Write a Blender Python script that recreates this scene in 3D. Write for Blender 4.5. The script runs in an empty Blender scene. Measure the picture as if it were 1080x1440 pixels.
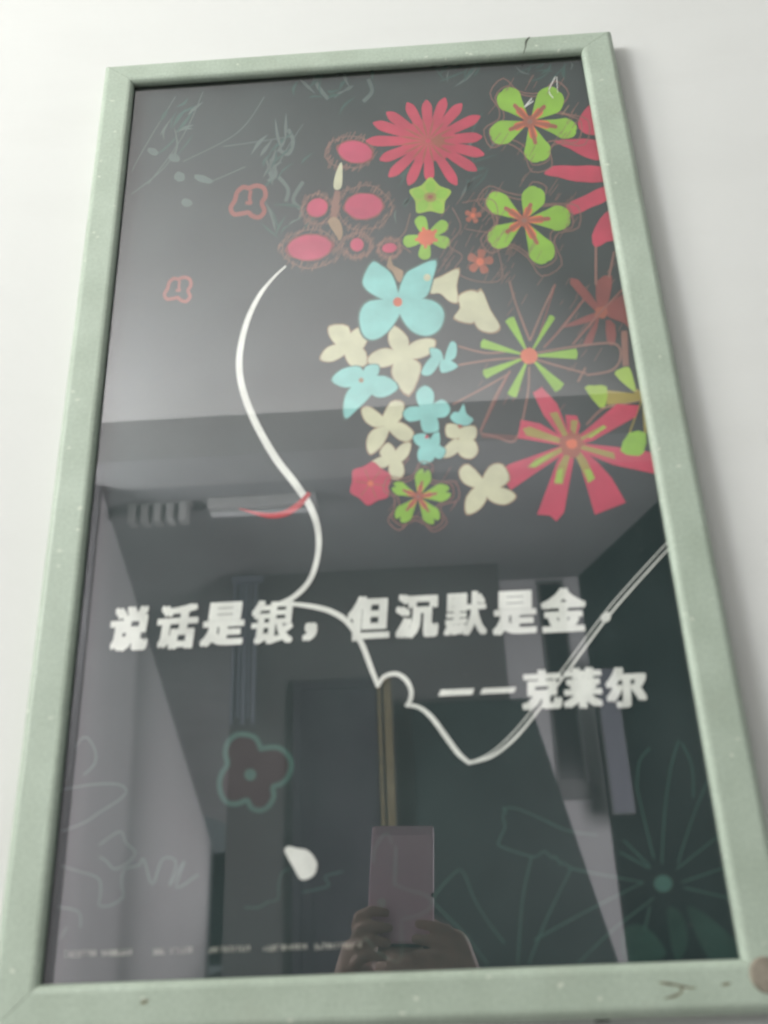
import bpy, bmesh, math, random
from mathutils import Vector, Matrix
random.seed(7)
S = bpy.context.scene
C = S.collection

# ------------------------------------------------------------------ camera
Z0 = 1.70                                  # height of the bottom edge of the picture opening
F = 1244.475                               # focal length in photograph pixels (1080 x 1440)
RX = Vector((0.99803552, 0.05094782, -0.03646127))     # camera right, in world axes
RD = Vector((-0.05370181, 0.39593489, -0.91670697))    # camera down
RF = Vector((-0.03226793, 0.91686416, 0.39789307))     # camera forward
CP = Vector((0.03076103, -0.59631575, 0.04189194 + Z0))
OW, OH = 0.42, 0.7519                      # picture opening, metres
cam = bpy.data.cameras.new('camera'); camo = bpy.data.objects.new('camera', cam); C.objects.link(camo)
M4 = Matrix(((RX.x, -RD.x, -RF.x, CP.x), (RX.y, -RD.y, -RF.y, CP.y), (RX.z, -RD.z, -RF.z, CP.z), (0, 0, 0, 1)))
camo.matrix_world = M4
cam.sensor_fit = 'HORIZONTAL'; cam.sensor_width = 36.0; cam.lens = 36.0 * F / 1080.0
cam.clip_start = 0.002; cam.clip_end = 300
cam.dof.use_dof = True; cam.dof.focus_distance = 1.15; cam.dof.aperture_fstop = 6.4
S.camera = camo
S.render.resolution_x = 768; S.render.resolution_y = 1024

# ------------------------------------------------------------------ light
S.view_settings.view_transform = 'Standard'; S.view_settings.look = 'None'
S.view_settings.exposure = 0.05; S.view_settings.gamma = 1.0
W = bpy.data.worlds.new('World'); S.world = W; W.use_nodes = True
bg = W.node_tree.nodes['Background']; bg.inputs[0].default_value = (0.84, 0.92, 0.96, 1); bg.inputs[1].default_value = 0.47
def area(name, loc, target, sx, sy, power, col):
    l = bpy.data.lights.new(name, 'AREA'); l.shape = 'RECTANGLE'; l.size = sx; l.size_y = sy
    l.energy = power; l.color = col
    o = bpy.data.objects.new(name, l); C.objects.link(o); o.location = loc
    o.rotation_euler = (Vector(target) - Vector(loc)).to_track_quat('-Z', 'Y').to_euler()
    return o
area('window_daylight', (-2.3, -1.5, 2.75), (0.1, 0.0, 2.05), 1.1, 1.3, 46, (1.0, 0.985, 0.95))
area('verandah_fill', (-1.75, -1.85, 2.55), (-0.75, -1.95, 3.34), 0.8, 0.4, 58, (0.96, 0.98, 1.0))  # added uplight, brightens the verandah ceiling near the beam
area('room_fill', (1.0, -1.55, 2.0), (-1.15, -3.3, 1.25), 0.5, 0.5, 130, (1.0, 0.95, 0.97))  # added fill lamp, aimed under the beam to brighten the space beyond

pdir = Vector((math.sin(math.radians(-12)), -math.cos(math.radians(-12)), 0)); pr = Vector((-pdir.y, pdir.x, 0))
pm = Vector((CP.x, -CP.y, 2.0))
for v_, e_ in ((14.6, 400),):      # long unseen fill lamp, added to brighten the passage's pale left wall
    a_ = pm + pdir * v_ + pr * 1.35
    area('passage_fill', tuple(a_), tuple(a_ - pr), 19.0, 1.4, e_, (1.0, 0.95, 0.96))

# ------------------------------------------------------------------ helpers
def nodes(m):
    m.use_nodes = True
    t = m.node_tree
    return t, t.nodes, t.links, t.nodes['Principled BSDF']
MATS = {}
def mat(name, col, rough=0.6, spec=0.3, var=0.06, scale=60.0, bump=0.0, bscale=200.0, metal=0.0):
    if name in MATS: return MATS[name]
    m = bpy.data.materials.new(name); t, N, L, P = nodes(m)
    tc = N.new('ShaderNodeTexCoord')
    nz = N.new('ShaderNodeTexNoise'); nz.inputs['Scale'].default_value = scale; nz.inputs['Detail'].default_value = 4
    L.new(tc.outputs['Object'], nz.inputs['Vector'])
    r = N.new('ShaderNodeValToRGB')
    r.color_ramp.elements[0].position = 0.3; r.color_ramp.elements[1].position = 0.7
    r.color_ramp.elements[0].color = (*[max(0, c * (1 - var)) for c in col], 1)
    r.color_ramp.elements[1].color = (*[min(1, c * (1 + var)) for c in col], 1)
    L.new(nz.outputs['Fac'], r.inputs['Fac']); L.new(r.outputs['Color'], P.inputs['Base Color'])
    P.inputs['Roughness'].default_value = rough; P.inputs['Specular IOR Level'].default_value = spec
    P.inputs['Metallic'].default_value = metal
    if bump:
        n2 = N.new('ShaderNodeTexNoise'); n2.inputs['Scale'].default_value = bscale; n2.inputs['Detail'].default_value = 5
        L.new(tc.outputs['Object'], n2.inputs['Vector'])
        b = N.new('ShaderNodeBump'); b.inputs['Strength'].default_value = bump; b.inputs['Distance'].default_value = 0.002
        L.new(n2.outputs['Fac'], b.inputs['Height']); L.new(b.outputs['Normal'], P.inputs['Normal'])
    MATS[name] = m
    return m
def link(name, me, parent=None, mats=None):
    o = bpy.data.objects.new(name, me); C.objects.link(o)
    if mats:
        for m in (mats if isinstance(mats, (list, tuple)) else [mats]): me.materials.append(m)
    if parent: o.parent = parent; o.matrix_parent_inverse = parent.matrix_world.inverted() if parent.type != 'EMPTY' else Matrix.Translation(-parent.location)
    return o
def tag(o, label=None, cat=None, group=None, kind=None):
    if label: o['label'] = label
    if cat: o['category'] = cat
    if group: o['group'] = group
    if kind: o['kind'] = kind
    return o
def empty(name, loc, label, cat, group=None):
    o = bpy.data.objects.new(name, None); C.objects.link(o); o.location = loc
    return tag(o, label, cat, group)
def box_bm(bm, x0, x1, y0, y1, z0, z1):
    v = [bm.verts.new(p) for p in ((x0,y0,z0),(x1,y0,z0),(x1,y1,z0),(x0,y1,z0),(x0,y0,z1),(x1,y0,z1),(x1,y1,z1),(x0,y1,z1))]
    for f in ((3,2,1,0),(4,5,6,7),(0,1,5,4),(1,2,6,5),(2,3,7,6),(3,0,4,7)): bm.faces.new([v[i] for i in f])
def box(name, x0, x1, y0, y1, z0, z1, m, parent=None, bevel=0.0, xf=None):
    bm = bmesh.new(); box_bm(bm, x0, x1, y0, y1, z0, z1)
    if bevel: bmesh.ops.bevel(bm, geom=bm.edges[:], offset=bevel, segments=2, affect='EDGES', profile=0.6)
    if xf: bm.transform(xf)
    bmesh.ops.recalc_face_normals(bm, faces=bm.faces[:])
    me = bpy.data.meshes.new(name); bm.to_mesh(me); bm.free()
    return link(name, me, parent, m)
def prism(name, pts, z0, z1, m, parent=None):         # footprint polygon raised to a height
    bm = bmesh.new()
    a = [bm.verts.new((x, y, z0)) for x, y in pts]; b = [bm.verts.new((x, y, z1)) for x, y in pts]
    bm.faces.new(a[::-1]); bm.faces.new(b)
    n = len(pts)
    for i in range(n): bm.faces.new((a[i], a[(i+1) % n], b[(i+1) % n], b[i]))
    bmesh.ops.recalc_face_normals(bm, faces=bm.faces[:])
    me = bpy.data.meshes.new(name); bm.to_mesh(me); bm.free()
    return link(name, me, parent, m)

# planes (y grows into the wall); glass front face lies at y = 0
Y_FACE, Y_LIP, Y_GLASS0, Y_GLASS1, Y_SHEET, Y_WALL = -0.0072, -0.0005, 0.0, 0.0025, 0.0060, 0.0150
def unp(px, py, y):
    d = RX * ((px - 540) / F) + RD * ((py - 720) / F) + RF
    return CP + d * ((y - CP.y) / d.y)

# ------------------------------------------------------------------ the wall and the verandah behind the camera
wm = bpy.data.materials.new('white_plaster'); t, N, L, P = nodes(wm)
tc = N.new('ShaderNodeTexCoord')
n1 = N.new('ShaderNodeTexNoise'); n1.inputs['Scale'].default_value = 7; n1.inputs['Detail'].default_value = 6; n1.inputs['Roughness'].default_value = 0.5
mp = N.new('ShaderNodeMapping'); mp.inputs['Scale'].default_value = (0.7, 1, 2.2); L.new(tc.outputs['Object'], mp.inputs['Vector']); L.new(mp.outputs['Vector'], n1.inputs['Vector'])
r = N.new('ShaderNodeValToRGB'); r.color_ramp.elements[0].position = 0.30; r.color_ramp.elements[1].position = 0.5
r.color_ramp.elements[0].color = (0.655, 0.662, 0.632, 1); r.color_ramp.elements[1].color = (0.672, 0.680, 0.650, 1)
L.new(n1.outputs['Fac'], r.inputs['Fac']); L.new(r.outputs['Color'], P.inputs['Base Color'])
n2 = N.new('ShaderNodeTexNoise'); n2.inputs['Scale'].default_value = 90; n2.inputs['Detail'].default_value = 6; L.new(tc.outputs['Object'], n2.inputs['Vector'])
n3 = N.new('ShaderNodeTexNoise'); n3.inputs['Scale'].default_value = 9; n3.inputs['Detail'].default_value = 2; L.new(tc.outputs['Object'], n3.inputs['Vector'])
ma = N.new('ShaderNodeMath'); ma.operation = 'MULTIPLY_ADD'; ma.inputs[1].default_value = 0.25; L.new(n2.outputs['Fac'], ma.inputs[0]); L.new(n3.outputs['Fac'], ma.inputs[2])
b = N.new('ShaderNodeBump'); b.inputs['Strength'].default_value = 0.22; b.inputs['Distance'].default_value = 0.003
L.new(ma.outputs[0], b.inputs['Height']); L.new(b.outputs['Normal'], P.inputs['Normal'])
P.inputs['Roughness'].default_value = 0.85; P.inputs['Specular IOR Level'].default_value = 0.15

wall = tag(box('wall', -3.2, 3.2, Y_WALL, Y_WALL + 0.20, 0.0, 3.60, wm), kind='structure')
floor_m = mat('floor_concrete', (0.22, 0.22, 0.21), 0.6, 0.3, 0.15, 3)
tag(box('floor', -6, 6, -32, Y_WALL - 0.002, -0.2, 0.0, floor_m), kind='structure')
CZ = CP.z + 1.60
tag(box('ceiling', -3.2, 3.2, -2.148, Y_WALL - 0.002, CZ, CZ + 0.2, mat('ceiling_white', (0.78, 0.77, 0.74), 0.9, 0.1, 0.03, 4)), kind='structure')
BZ = CP.z + 1.44
grey_m = mat('grey_paint', (0.30, 0.30, 0.31), 0.7, 0.2, 0.06, 5)
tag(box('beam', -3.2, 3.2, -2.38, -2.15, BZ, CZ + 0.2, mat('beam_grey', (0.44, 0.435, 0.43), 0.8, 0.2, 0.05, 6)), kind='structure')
# rooms beyond the beam, mirrored in the glass; rel() gives positions from the mirrored eye point
YM = -CP.y
def rel(x, y): return (CP.x + x, YM + y)
cdir = Vector((math.sin(math.radians(-12)), -math.cos(math.radians(-12)))); rdir = Vector((-cdir.y, cdir.x))
def lat(v, u):            # point v metres along the passage, u metres to its right
    p = cdir * v + rdir * u
    return rel(p.x, p.y)
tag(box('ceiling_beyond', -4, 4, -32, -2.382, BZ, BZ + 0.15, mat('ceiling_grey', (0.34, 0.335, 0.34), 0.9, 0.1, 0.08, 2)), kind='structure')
pale_m = mat('pale_wall_paint', (0.82, 0.81, 0.81), 0.85, 0.15, 0.03, 3)
tag(prism('wall_left', [lat(3.15, -0.52), lat(28, -0.52), lat(28, -0.72), lat(3.15, -0.72)], 0, BZ - 0.002, pale_m), kind='structure')
tag(prism('wall_end_cover', [lat(3.148, -0.519), lat(3.148, -0.74), lat(3.10, -0.74), lat(3.10, -0.519)], 0, BZ - 0.002, mat('end_cover_grey', (0.26, 0.26, 0.265), .8, .2, .06, 5)), kind='structure')  # thin grey slab added to hide the brightly lit end of wall_left
dark_m = mat('dark_green_wall', (0.016, 0.028, 0.027), 0.7, 0.25, 0.15, 4)
tag(prism('wall_right', [lat(3.05, 1.68), lat(4.0, 1.68), lat(4.0, 1.9), lat(3.05, 1.9)], 0, BZ - 0.002, dark_m), kind='structure')
x0, yb = rel(-0.875, -4.0); x1, _ = rel(0.39, -4.0)
tag(prism('wall_opposite', [(x0, yb), (x1, yb), (x1, yb - 0.25), (x0 - 0.053, yb - 0.25)], 0, BZ - 0.002, mat('opposite_grey', (0.13, 0.128, 0.125), 0.8, 0.2, 0.08, 2)), kind='structure')
pa = rel(0.40, -4.262)
tag(box('wall_end', pa[0], pa[0] + 0.60, pa[1] - 0.2, pa[1], 0, BZ - 0.002, mat('end_wall_paint', (0.60, 0.59, 0.60), 0.85, 0.15, 0.04, 3)), kind='structure')
pb = lat(28.2, -3)
tag(box('wall_far', -12, 4, -29.2, -29.0, 0, BZ - 0.002, dark_m), kind='structure')

def door(name, xa, xb, ztop, body, label, jamb):
    a, _ = rel(xa, 0); b_, _ = rel(xb, 0)
    y = yb + 0.003
    e = empty(name, ((a + b_) / 2, y, 0), label, 'door')
    box('leaf', a + 0.035, b_ - 0.035, y, y + 0.035, 0.01, ztop - 0.036, body, e, 0.002)
    for k, (za, zb) in enumerate(((0.25, 0.95), (1.1, 1.75), (1.85, ztop - 0.2))):
        box('panel', a + 0.09, b_ - 0.09, y + 0.036, y + 0.043, za, zb, body, e, 0.002)
    box('jamb', a, a + 0.034, y, y + 0.05, 0, ztop, body, e); box('jamb', b_ - 0.034, b_, y, y + 0.05, 0, ztop, jamb, e); box('jamb_stop', b_ - 0.062, b_ - 0.046, y + 0.036, y + 0.05, 0, ztop - 0.04, jamb, e)
    box('lintel', a + 0.035, b_ - 0.035, y, y + 0.05, ztop - 0.035, ztop, body, e)
    box('handle', b_ - 0.12, b_ - 0.085, y + 0.036, y + 0.075, 1.0, 1.14, mat('dull_steel', (0.4, 0.4, 0.4), .35, .5, .1, 30, metal=1.0), e, 0.006)
    return e
ochre = mat('ochre_wood', (0.22, 0.18, 0.10), 0.6, 0.3, 0.2, 20)
door('dark_door', -0.58, -0.14, CP.z + 0.90, mat('dark_door_paint', (0.06, 0.055, 0.065), 0.6, 0.3, 0.2, 6), 'dark brown panelled door with ochre jambs in the opposite wall', ochre)
# dark green stair wall whose top slopes down to the right
yst = YM - 3.85
bm = bmesh.new()
pz = [(-.05, -CP.z), (-.05, .76), (.455, .76), (.70, -.28), (.80, -.70), (.80, -CP.z)]
fa_ = [bm.verts.new((CP.x + x, yst, CP.z + z)) for x, z in pz]; fb_ = [bm.verts.new((CP.x + x, yst - .11, CP.z + z)) for x, z in pz]
bm.faces.new(fa_); bm.faces.new(fb_[::-1])
for i in range(6): bm.faces.new((fa_[i], fb_[i], fb_[(i+1) % 6], fa_[(i+1) % 6]))
bmesh.ops.recalc_face_normals(bm, faces=bm.faces[:])
me = bpy.data.meshes.new('wall_stair'); bm.to_mesh(me); bm.free(); tag(link('wall_stair', me, None, mat('green_stair_paint', (0.013, 0.022, 0.020), .6, .3, .2, 6)), kind='structure')
# small dark window and white notice on the pale end wall
wx, wy = rel(0.60, -4.262)
e = empty('wall_window', (wx + 0.06, wy + 0.003, CP.z + 0.4), 'narrow dark window with grey sill in the pale end wall', 'window')
box('frame', wx, wx + 0.13, wy + 0.001, wy + 0.02, CP.z + 0.44, CP.z + 1.42, mat('window_grey', (0.2, 0.2, 0.2)), e)
box('pane', wx + 0.012, wx + 0.118, wy + 0.021, wy + 0.025, CP.z + 0.46, CP.z + 1.40, mat('window_dark', (0.02, 0.02, 0.022), 0.2, 0.4), e)
box('sill', wx - 0.01, wx + 0.14, wy + 0.001, wy + 0.05, CP.z + 0.37, CP.z + 0.438, mat('window_grey', (0.2, 0.2, 0.2)), e)
nb = rel(0.765, -3.9)
e = empty('notice_board', (nb[0] + 0.06, nb[1], CP.z + 0.6), 'narrow pale notice board hanging edge on beside the dark green wall', 'board')
box('panel', nb[0], nb[0] + 0.085, nb[1], nb[1] + 0.015, CP.z + 0.28, CP.z + 0.88, mat('notice_pale', (0.16, 0.16, 0.19), 0.7), e, 0.002)
box('rim', nb[0] - 0.005, nb[0] + 0.09, nb[1] - 0.012, nb[1] - 0.001, CP.z + 0.275, CP.z + 0.885, mat('window_grey', (0.2, 0.2, 0.2)), e)
# light fitting, vent and slatted blind seen under the beam
lx, ly = rel(-0.79, -3.12)
e = empty('ceiling_light', (lx + 0.2, ly, BZ), 'unlit white tube light fixed to the ceiling beyond the beam', 'light fitting')
box('housing', lx, lx + 0.42, ly - 0.04, ly + 0.04, BZ - 0.046, BZ - 0.002, mat('fitting_white', (0.50, 0.49, 0.48), 0.5), e, 0.004)
bm = bmesh.new(); bmesh.ops.create_cone(bm, cap_ends=True, segments=14, radius1=0.013, radius2=0.013, depth=0.40, matrix=Matrix.Translation((lx + 0.21, ly, BZ - 0.058)) @ Matrix.Rotation(math.pi/2, 4, 'Y'))
me = bpy.data.meshes.new('tube'); bm.to_mesh(me); bm.free(); link('tube', me, e, mat('tube_glass', (0.6, 0.6, 0.6), 0.2))
vx, vy = rel(-1.10, -3.12)
e = empty('louvre_vent', (vx + 0.12, vy, BZ), 'small vent of upright white slats under the grey beam', 'vent')
for k in range(5): box('slat', vx + 0.05 * k, vx + 0.05 * k + 0.026, vy - 0.03, vy + 0.03, BZ - 0.085, BZ - 0.012, mat('fitting_white', (0.50, 0.49, 0.48), 0.5), e, 0.002)
box('rail', vx - 0.01, vx + 0.24, vy - 0.02, vy + 0.02, BZ - 0.011, BZ - 0.001, mat('fitting_white', (0.50, 0.49, 0.48), 0.5), e)
bx_, by_ = rel(-0.86, -3.93)
e = empty('slatted_blind', (bx_ + 0.1, by_, CP.z), 'pale blue blind of upright slats hung on the opposite wall', 'blind')
for k in range(5): box('slat', bx_ + 0.024 * k + 0.004 * (k % 2), bx_ + 0.024 * k + 0.012 + 0.003 * (k % 3), by_ - 0.012, by_ + 0.004, CP.z + 0.72 + 0.03 * (k % 2), BZ - 0.06, mat('blind_blue', (0.22, 0.235, 0.27), 0.7), e)
box('rail', bx_ - 0.01, bx_ + 0.135, by_ - 0.02, by_ + 0.01, BZ - 0.058, BZ - 0.03, mat('blind_blue', (0.22, 0.235, 0.27), 0.7), e)

# ------------------------------------------------------------------ the framed poster
FR = empty('framed_poster', (0, Y_WALL, Z0), 'tall framed poster with pale green speckled frame behind glass on white wall', 'framed poster')
fm = bpy.data.materials.new('pale_green_laminate'); t, N, L, P = nodes(fm)
tc = N.new('ShaderNodeTexCoord')
n1 = N.new('ShaderNodeTexNoise'); n1.inputs['Scale'].default_value = 22; n1.inputs['Detail'].default_value = 6; L.new(tc.outputs['Object'], n1.inputs['Vector'])
r1 = N.new('ShaderNodeValToRGB'); r1.color_ramp.elements[0].position = 0.32; r1.color_ramp.elements[1].position = 0.68
r1.color_ramp.elements[0].color = (0.350, 0.415, 0.332, 1); r1.color_ramp.elements[1].color = (0.418, 0.492, 0.402, 1)
L.new(n1.outputs['Fac'], r1.inputs['Fac'])
n1b = N.new('ShaderNodeTexNoise'); n1b.inputs['Scale'].default_value = 420; n1b.inputs['Detail'].default_value = 3; L.new(tc.outputs['Object'], n1b.inputs['Vector'])
mx0 = N.new('ShaderNodeMix'); mx0.data_type = 'RGBA'; mx0.blend_type = 'OVERLAY'; mx0.inputs[0].default_value = 0.22
L.new(r1.outputs['Color'], mx0.inputs[6]); L.new(n1b.outputs['Fac'], mx0.inputs[7])
vo = N.new('ShaderNodeTexVoronoi'); vo.inputs['Scale'].default_value = 85
mpv = N.new('ShaderNodeMapping'); mpv.inputs['Scale'].default_value = (1.0, 1.0, 1.7); mpv.inputs['Rotation'].default_value = (0, 0.45, 0)
L.new(tc.outputs['Object'], mpv.inputs['Vector'])
nd = N.new('ShaderNodeTexNoise'); nd.inputs['Scale'].default_value = 200; L.new(tc.outputs['Object'], nd.inputs['Vector'])
va = N.new('ShaderNodeMix'); va.data_type = 'VECTOR'; va.inputs[0].default_value = 0.006
L.new(mpv.outputs['Vector'], va.inputs[4]); L.new(nd.outputs['Color'], va.inputs[5]); L.new(va.outputs[1], vo.inputs['Vector'])
r2_ = N.new('ShaderNodeValToRGB'); r2_.color_ramp.elements[0].position = 0.10; r2_.color_ramp.elements[1].position = 0.17
r2_.color_ramp.elements[0].color = (1, 1, 1, 1); r2_.color_ramp.elements[1].color = (0, 0, 0, 1)
L.new(vo.outputs['Distance'], r2_.inputs['Fac'])
sep = N.new('ShaderNodeSeparateColor'); L.new(vo.outputs['Color'], sep.inputs[0])
gt = N.new('ShaderNodeMath'); gt.operation = 'GREATER_THAN'; gt.inputs[1].default_value = 0.66; L.new(sep.outputs[0], gt.inputs[0])
mu = N.new('ShaderNodeMath'); mu.operation = 'MULTIPLY'; L.new(r2_.outputs['Color'], mu.inputs[0]); L.new(gt.outputs[0], mu.inputs[1])
mu2 = N.new('ShaderNodeMath'); mu2.operation = 'MULTIPLY'; mu2.inputs[1].default_value = 0.62; L.new(mu.outputs[0], mu2.inputs[0])
mx = N.new('ShaderNodeMix'); mx.data_type = 'RGBA'; mx.inputs[7].default_value = (0.70, 0.74, 0.62, 1)
L.new(mu2.outputs[0], mx.inputs[0]); L.new(mx0.outputs[2], mx.inputs[6])
# grime streaks
n4 = N.new('ShaderNodeTexNoise'); n4.inputs['Scale'].default_value = 9; n4.inputs['Detail'].default_value = 8; n4.inputs['Roughness'].default_value = 0.7; L.new(tc.outputs['Object'], n4.inputs['Vector'])
r4 = N.new('ShaderNodeValToRGB'); r4.color_ramp.elements[0].position = 0.55; r4.color_ramp.elements[1].position = 0.75
r4.color_ramp.elements[0].color = (0, 0, 0, 1); r4.color_ramp.elements[1].color = (0.35, 0.35, 0.35, 1); L.new(n4.outputs['Fac'], r4.inputs['Fac'])
mx2 = N.new('ShaderNodeMix'); mx2.data_type = 'RGBA'; mx2.inputs[7].default_value = (0.30, 0.31, 0.24, 1)
L.new(r4.outputs['Color'], mx2.inputs[0]); L.new(mx.outputs[2], mx2.inputs[6])
L.new(mx2.outputs[2], P.inputs['Base Color'])
P.inputs['Roughness'].default_value = 0.42; P.inputs['Specular IOR Level'].default_value = 0.4
b = N.new('ShaderNodeBump'); b.inputs['Strength'].default_value = 0.15; b.inputs['Distance'].default_value = 0.001
L.new(n1b.outputs['Fac'], b.inputs['Height']); L.new(b.outputs['Normal'], P.inputs['Normal'])

xa, xb, za, zb = -OW/2, OW/2, Z0, Z0 + OH
WL, WR, WT, WB = 0.0300, 0.0312, 0.0258, 0.0288          # rail widths
def rail(name, side):
    # cross-section: (s = fraction outward of rail width / absolute, y)
    prof = [(0.0, Y_LIP), (0.0, Y_FACE + 0.0036), (0.0007, Y_FACE + 0.0020), (0.0021, Y_FACE + 0.0006), (0.0042, Y_FACE),
            ('w', -0.0068, Y_FACE), ('w', -0.0048, Y_FACE + 0.0006), ('w', -0.0020, Y_FACE + 0.0032), ('w', 0.0, Y_FACE + 0.0070), ('w', 0.0, Y_WALL - 0.0005),
            (0.007, Y_WALL - 0.0005), (0.007, Y_LIP)]
    bm = bmesh.new(); rings = []
    ends = {'top': (0, 1), 'bottom': (0, 1), 'left': (0, 1), 'right': (0, 1)}
    for endi in (0, 1):
        ring = []
        for q in prof:
            fr = (lambda w: w + q[1]) if q[0] == 'w' else (lambda w: q[0])
            y = q[2] if q[0] == 'w' else q[1]
            sl, sr, stp, sb = fr(WL), fr(WR), fr(WT), fr(WB)
            gap = 0.0002
            if side == 'top':    p = (xa - sl + gap, y, zb + stp) if endi == 0 else (xb + sr - gap, y, zb + stp)
            if side == 'bottom': p = (xa - sl + gap, y, za - sb) if endi == 0 else (xb + sr - gap, y, za - sb)
            if side == 'left':   p = (xa - sl, y, za - sb + gap) if endi == 0 else (xa - sl, y, zb + stp - gap)
            if side == 'right':  p = (xb + sr, y, za - sb + gap) if endi == 0 else (xb + sr, y, zb + stp - gap)
            ring.append(bm.verts.new(p))
        rings.append(ring)
    n = len(prof)
    for i in range(n): bm.faces.new((rings[0][i], rings[0][(i+1) % n], rings[1][(i+1) % n], rings[1][i]))
    bm.faces.new(rings[0]); bm.faces.new(rings[1][::-1])
    bmesh.ops.recalc_face_normals(bm, faces=bm.faces[:])
    me = bpy.data.meshes.new(name); bm.to_mesh(me); bm.free()
    return link(name, me, FR, fm)
R_top = rail('top_rail', 'top'); R_bot = rail('bottom_rail', 'bottom'); R_left = rail('left_rail', 'left'); R_right = rail('right_rail', 'right')
RAB = 0.0062
box('backing_board', xa - RAB, xb + RAB, Y_SHEET + 0.0012, Y_WALL - 0.001, za - RAB, zb + RAB, mat('hardboard', (0.12, 0.08, 0.05)), FR)

# glass: clear, mirror-smooth film of reflection that grows at grazing angles
gm = bpy.data.materials.new('picture_glass'); gm.use_nodes = True; t = gm.node_tree; N = t.nodes; L = t.links
N.remove(N['Principled BSDF']); out = N['Material Output']
lw = N.new('ShaderNodeLayerWeight'); lw.inputs['Blend'].default_value = 0.5
pw = N.new('ShaderNodeMath'); pw.operation = 'POWER'; pw.inputs[1].default_value = 5.0; L.new(lw.outputs['Facing'], pw.inputs[0])
REFL = 0.125
fa = N.new('ShaderNodeMath'); fa.operation = 'MULTIPLY_ADD'; fa.inputs[1].default_value = 1 - REFL; fa.inputs[2].default_value = REFL; L.new(pw.outputs[0], fa.inputs[0])
ge = N.new('ShaderNodeNewGeometry')
fr_ = N.new('ShaderNodeMath'); fr_.operation = 'SUBTRACT'; fr_.inputs[0].default_value = 1.0; L.new(ge.outputs['Backfacing'], fr_.inputs[1])
fm2 = N.new('ShaderNodeMath'); fm2.operation = 'MULTIPLY'; L.new(fa.outputs[0], fm2.inputs[0]); L.new(fr_.outputs[0], fm2.inputs[1])
tr = N.new('ShaderNodeBsdfTransparent'); tr.inputs[0].default_value = (0.97, 0.985, 0.975, 1)
gl = N.new('ShaderNodeBsdfGlossy'); gl.inputs['Roughness'].default_value = 0.022; gl.inputs['Color'].default_value = (0.98, 0.98, 1, 1)
mxs = N.new('ShaderNodeMixShader'); L.new(fm2.outputs[0], mxs.inputs[0]); L.new(tr.outputs[0], mxs.inputs[1]); L.new(gl.outputs[0], mxs.inputs[2]); tcg = N.new('ShaderNodeTexCoord')
vd = N.new('ShaderNodeTexVoronoi'); vd.inputs['Scale'].default_value = 130; L.new(tcg.outputs['Object'], vd.inputs['Vector'])
ld = N.new('ShaderNodeMath'); ld.operation = 'LESS_THAN'; ld.inputs[1].default_value = 0.06; L.new(vd.outputs['Distance'], ld.inputs[0])
nf = N.new('ShaderNodeTexNoise'); nf.inputs['Scale'].default_value = 7; nf.inputs['Detail'].default_value = 7; nf.inputs['Roughness'].default_value = .65; L.new(tcg.outputs['Object'], nf.inputs['Vector'])
rf = N.new('ShaderNodeMapRange'); rf.inputs[1].default_value = .45; rf.inputs[2].default_value = .8; rf.inputs[3].default_value = 0.0; rf.inputs[4].default_value = .022; L.new(nf.outputs['Fac'], rf.inputs[0])
sc_ = N.new('ShaderNodeSeparateColor'); L.new(vd.outputs['Color'], sc_.inputs[0])
gd = N.new('ShaderNodeMath'); gd.operation = 'GREATER_THAN'; gd.inputs[1].default_value = .86; L.new(sc_.outputs[0], gd.inputs[0])
md_ = N.new('ShaderNodeMath'); md_.operation = 'MULTIPLY'; L.new(ld.outputs[0], md_.inputs[0]); L.new(gd.outputs[0], md_.inputs[1])
ms_ = N.new('ShaderNodeMath'); ms_.operation = 'MULTIPLY_ADD'; ms_.inputs[1].default_value = .30; L.new(md_.outputs[0], ms_.inputs[0]); L.new(rf.outputs[0], ms_.inputs[2])
df = N.new('ShaderNodeBsdfDiffuse'); df.inputs[0].default_value = (.62, .62, .58, 1)
mxd = N.new('ShaderNodeMixShader'); L.new(ms_.outputs[0], mxd.inputs[0]); L.new(mxs.outputs[0], mxd.inputs[1]); L.new(df.outputs[0], mxd.inputs[2]); L.new(mxd.outputs[0], out.inputs['Surface'])
bm = bmesh.new()
bm.faces.new([bm.verts.new(p) for p in ((xa - RAB, Y_GLASS0, za - RAB), (xb + RAB, Y_GLASS0, za - RAB), (xb + RAB, Y_GLASS0, zb + RAB), (xa - RAB, Y_GLASS0, zb + RAB))])
me = bpy.data.meshes.new('glass_pane'); bm.to_mesh(me); bm.free(); link('glass_pane', me, FR, gm)

paper = mat('charcoal_print', (0.021, 0.035, 0.035), 0.55, 0.2, 0.16, 14)
SH = box('poster_sheet', xa - RAB, xb + RAB, Y_SHEET, Y_SHEET + 0.0008, za - RAB, zb + RAB, paper, FR)
SH['label'] = 'dark charcoal poster printed with coloured flowers and white lettering'

# inks
INK = dict(white=(0.74, 0.74, 0.69), pink=(0.46, 0.045, 0.105), crimson=(0.47, 0.040, 0.080), green=(0.225, 0.43, 0.035), lime=(0.29, 0.43, 0.05),
           blue=(0.22, 0.53, 0.50), cream=(0.54, 0.53, 0.36), orange=(0.58, 0.13, 0.06), brown=(0.23, 0.115, 0.088), teal=(0.055, 0.115, 0.098),
           dteal=(0.027, 0.056, 0.048), dullred=(0.20, 0.05, 0.042), olive=(0.30, 0.24, 0.055), faint=(0.085, 0.12, 0.11), deep=(0.024, 0.075, 0.062), mist=(0.10, 0.145, 0.135), rust=(0.30, 0.085, 0.05), wine=(0.031, 0.028, 0.029),
           red=(0.42, 0.02, 0.025), tan=(0.30, 0.20, 0.12), smalltype=(0.42, 0.42, 0.37), pinkline=(0.26, 0.07, 0.055), black=(0.018, 0.018, 0.018))
IM = {k: mat('ink_' + k, v, 0.55, 0.2, 0.15, 45) for k, v in INK.items()}
LV = [0]
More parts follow.
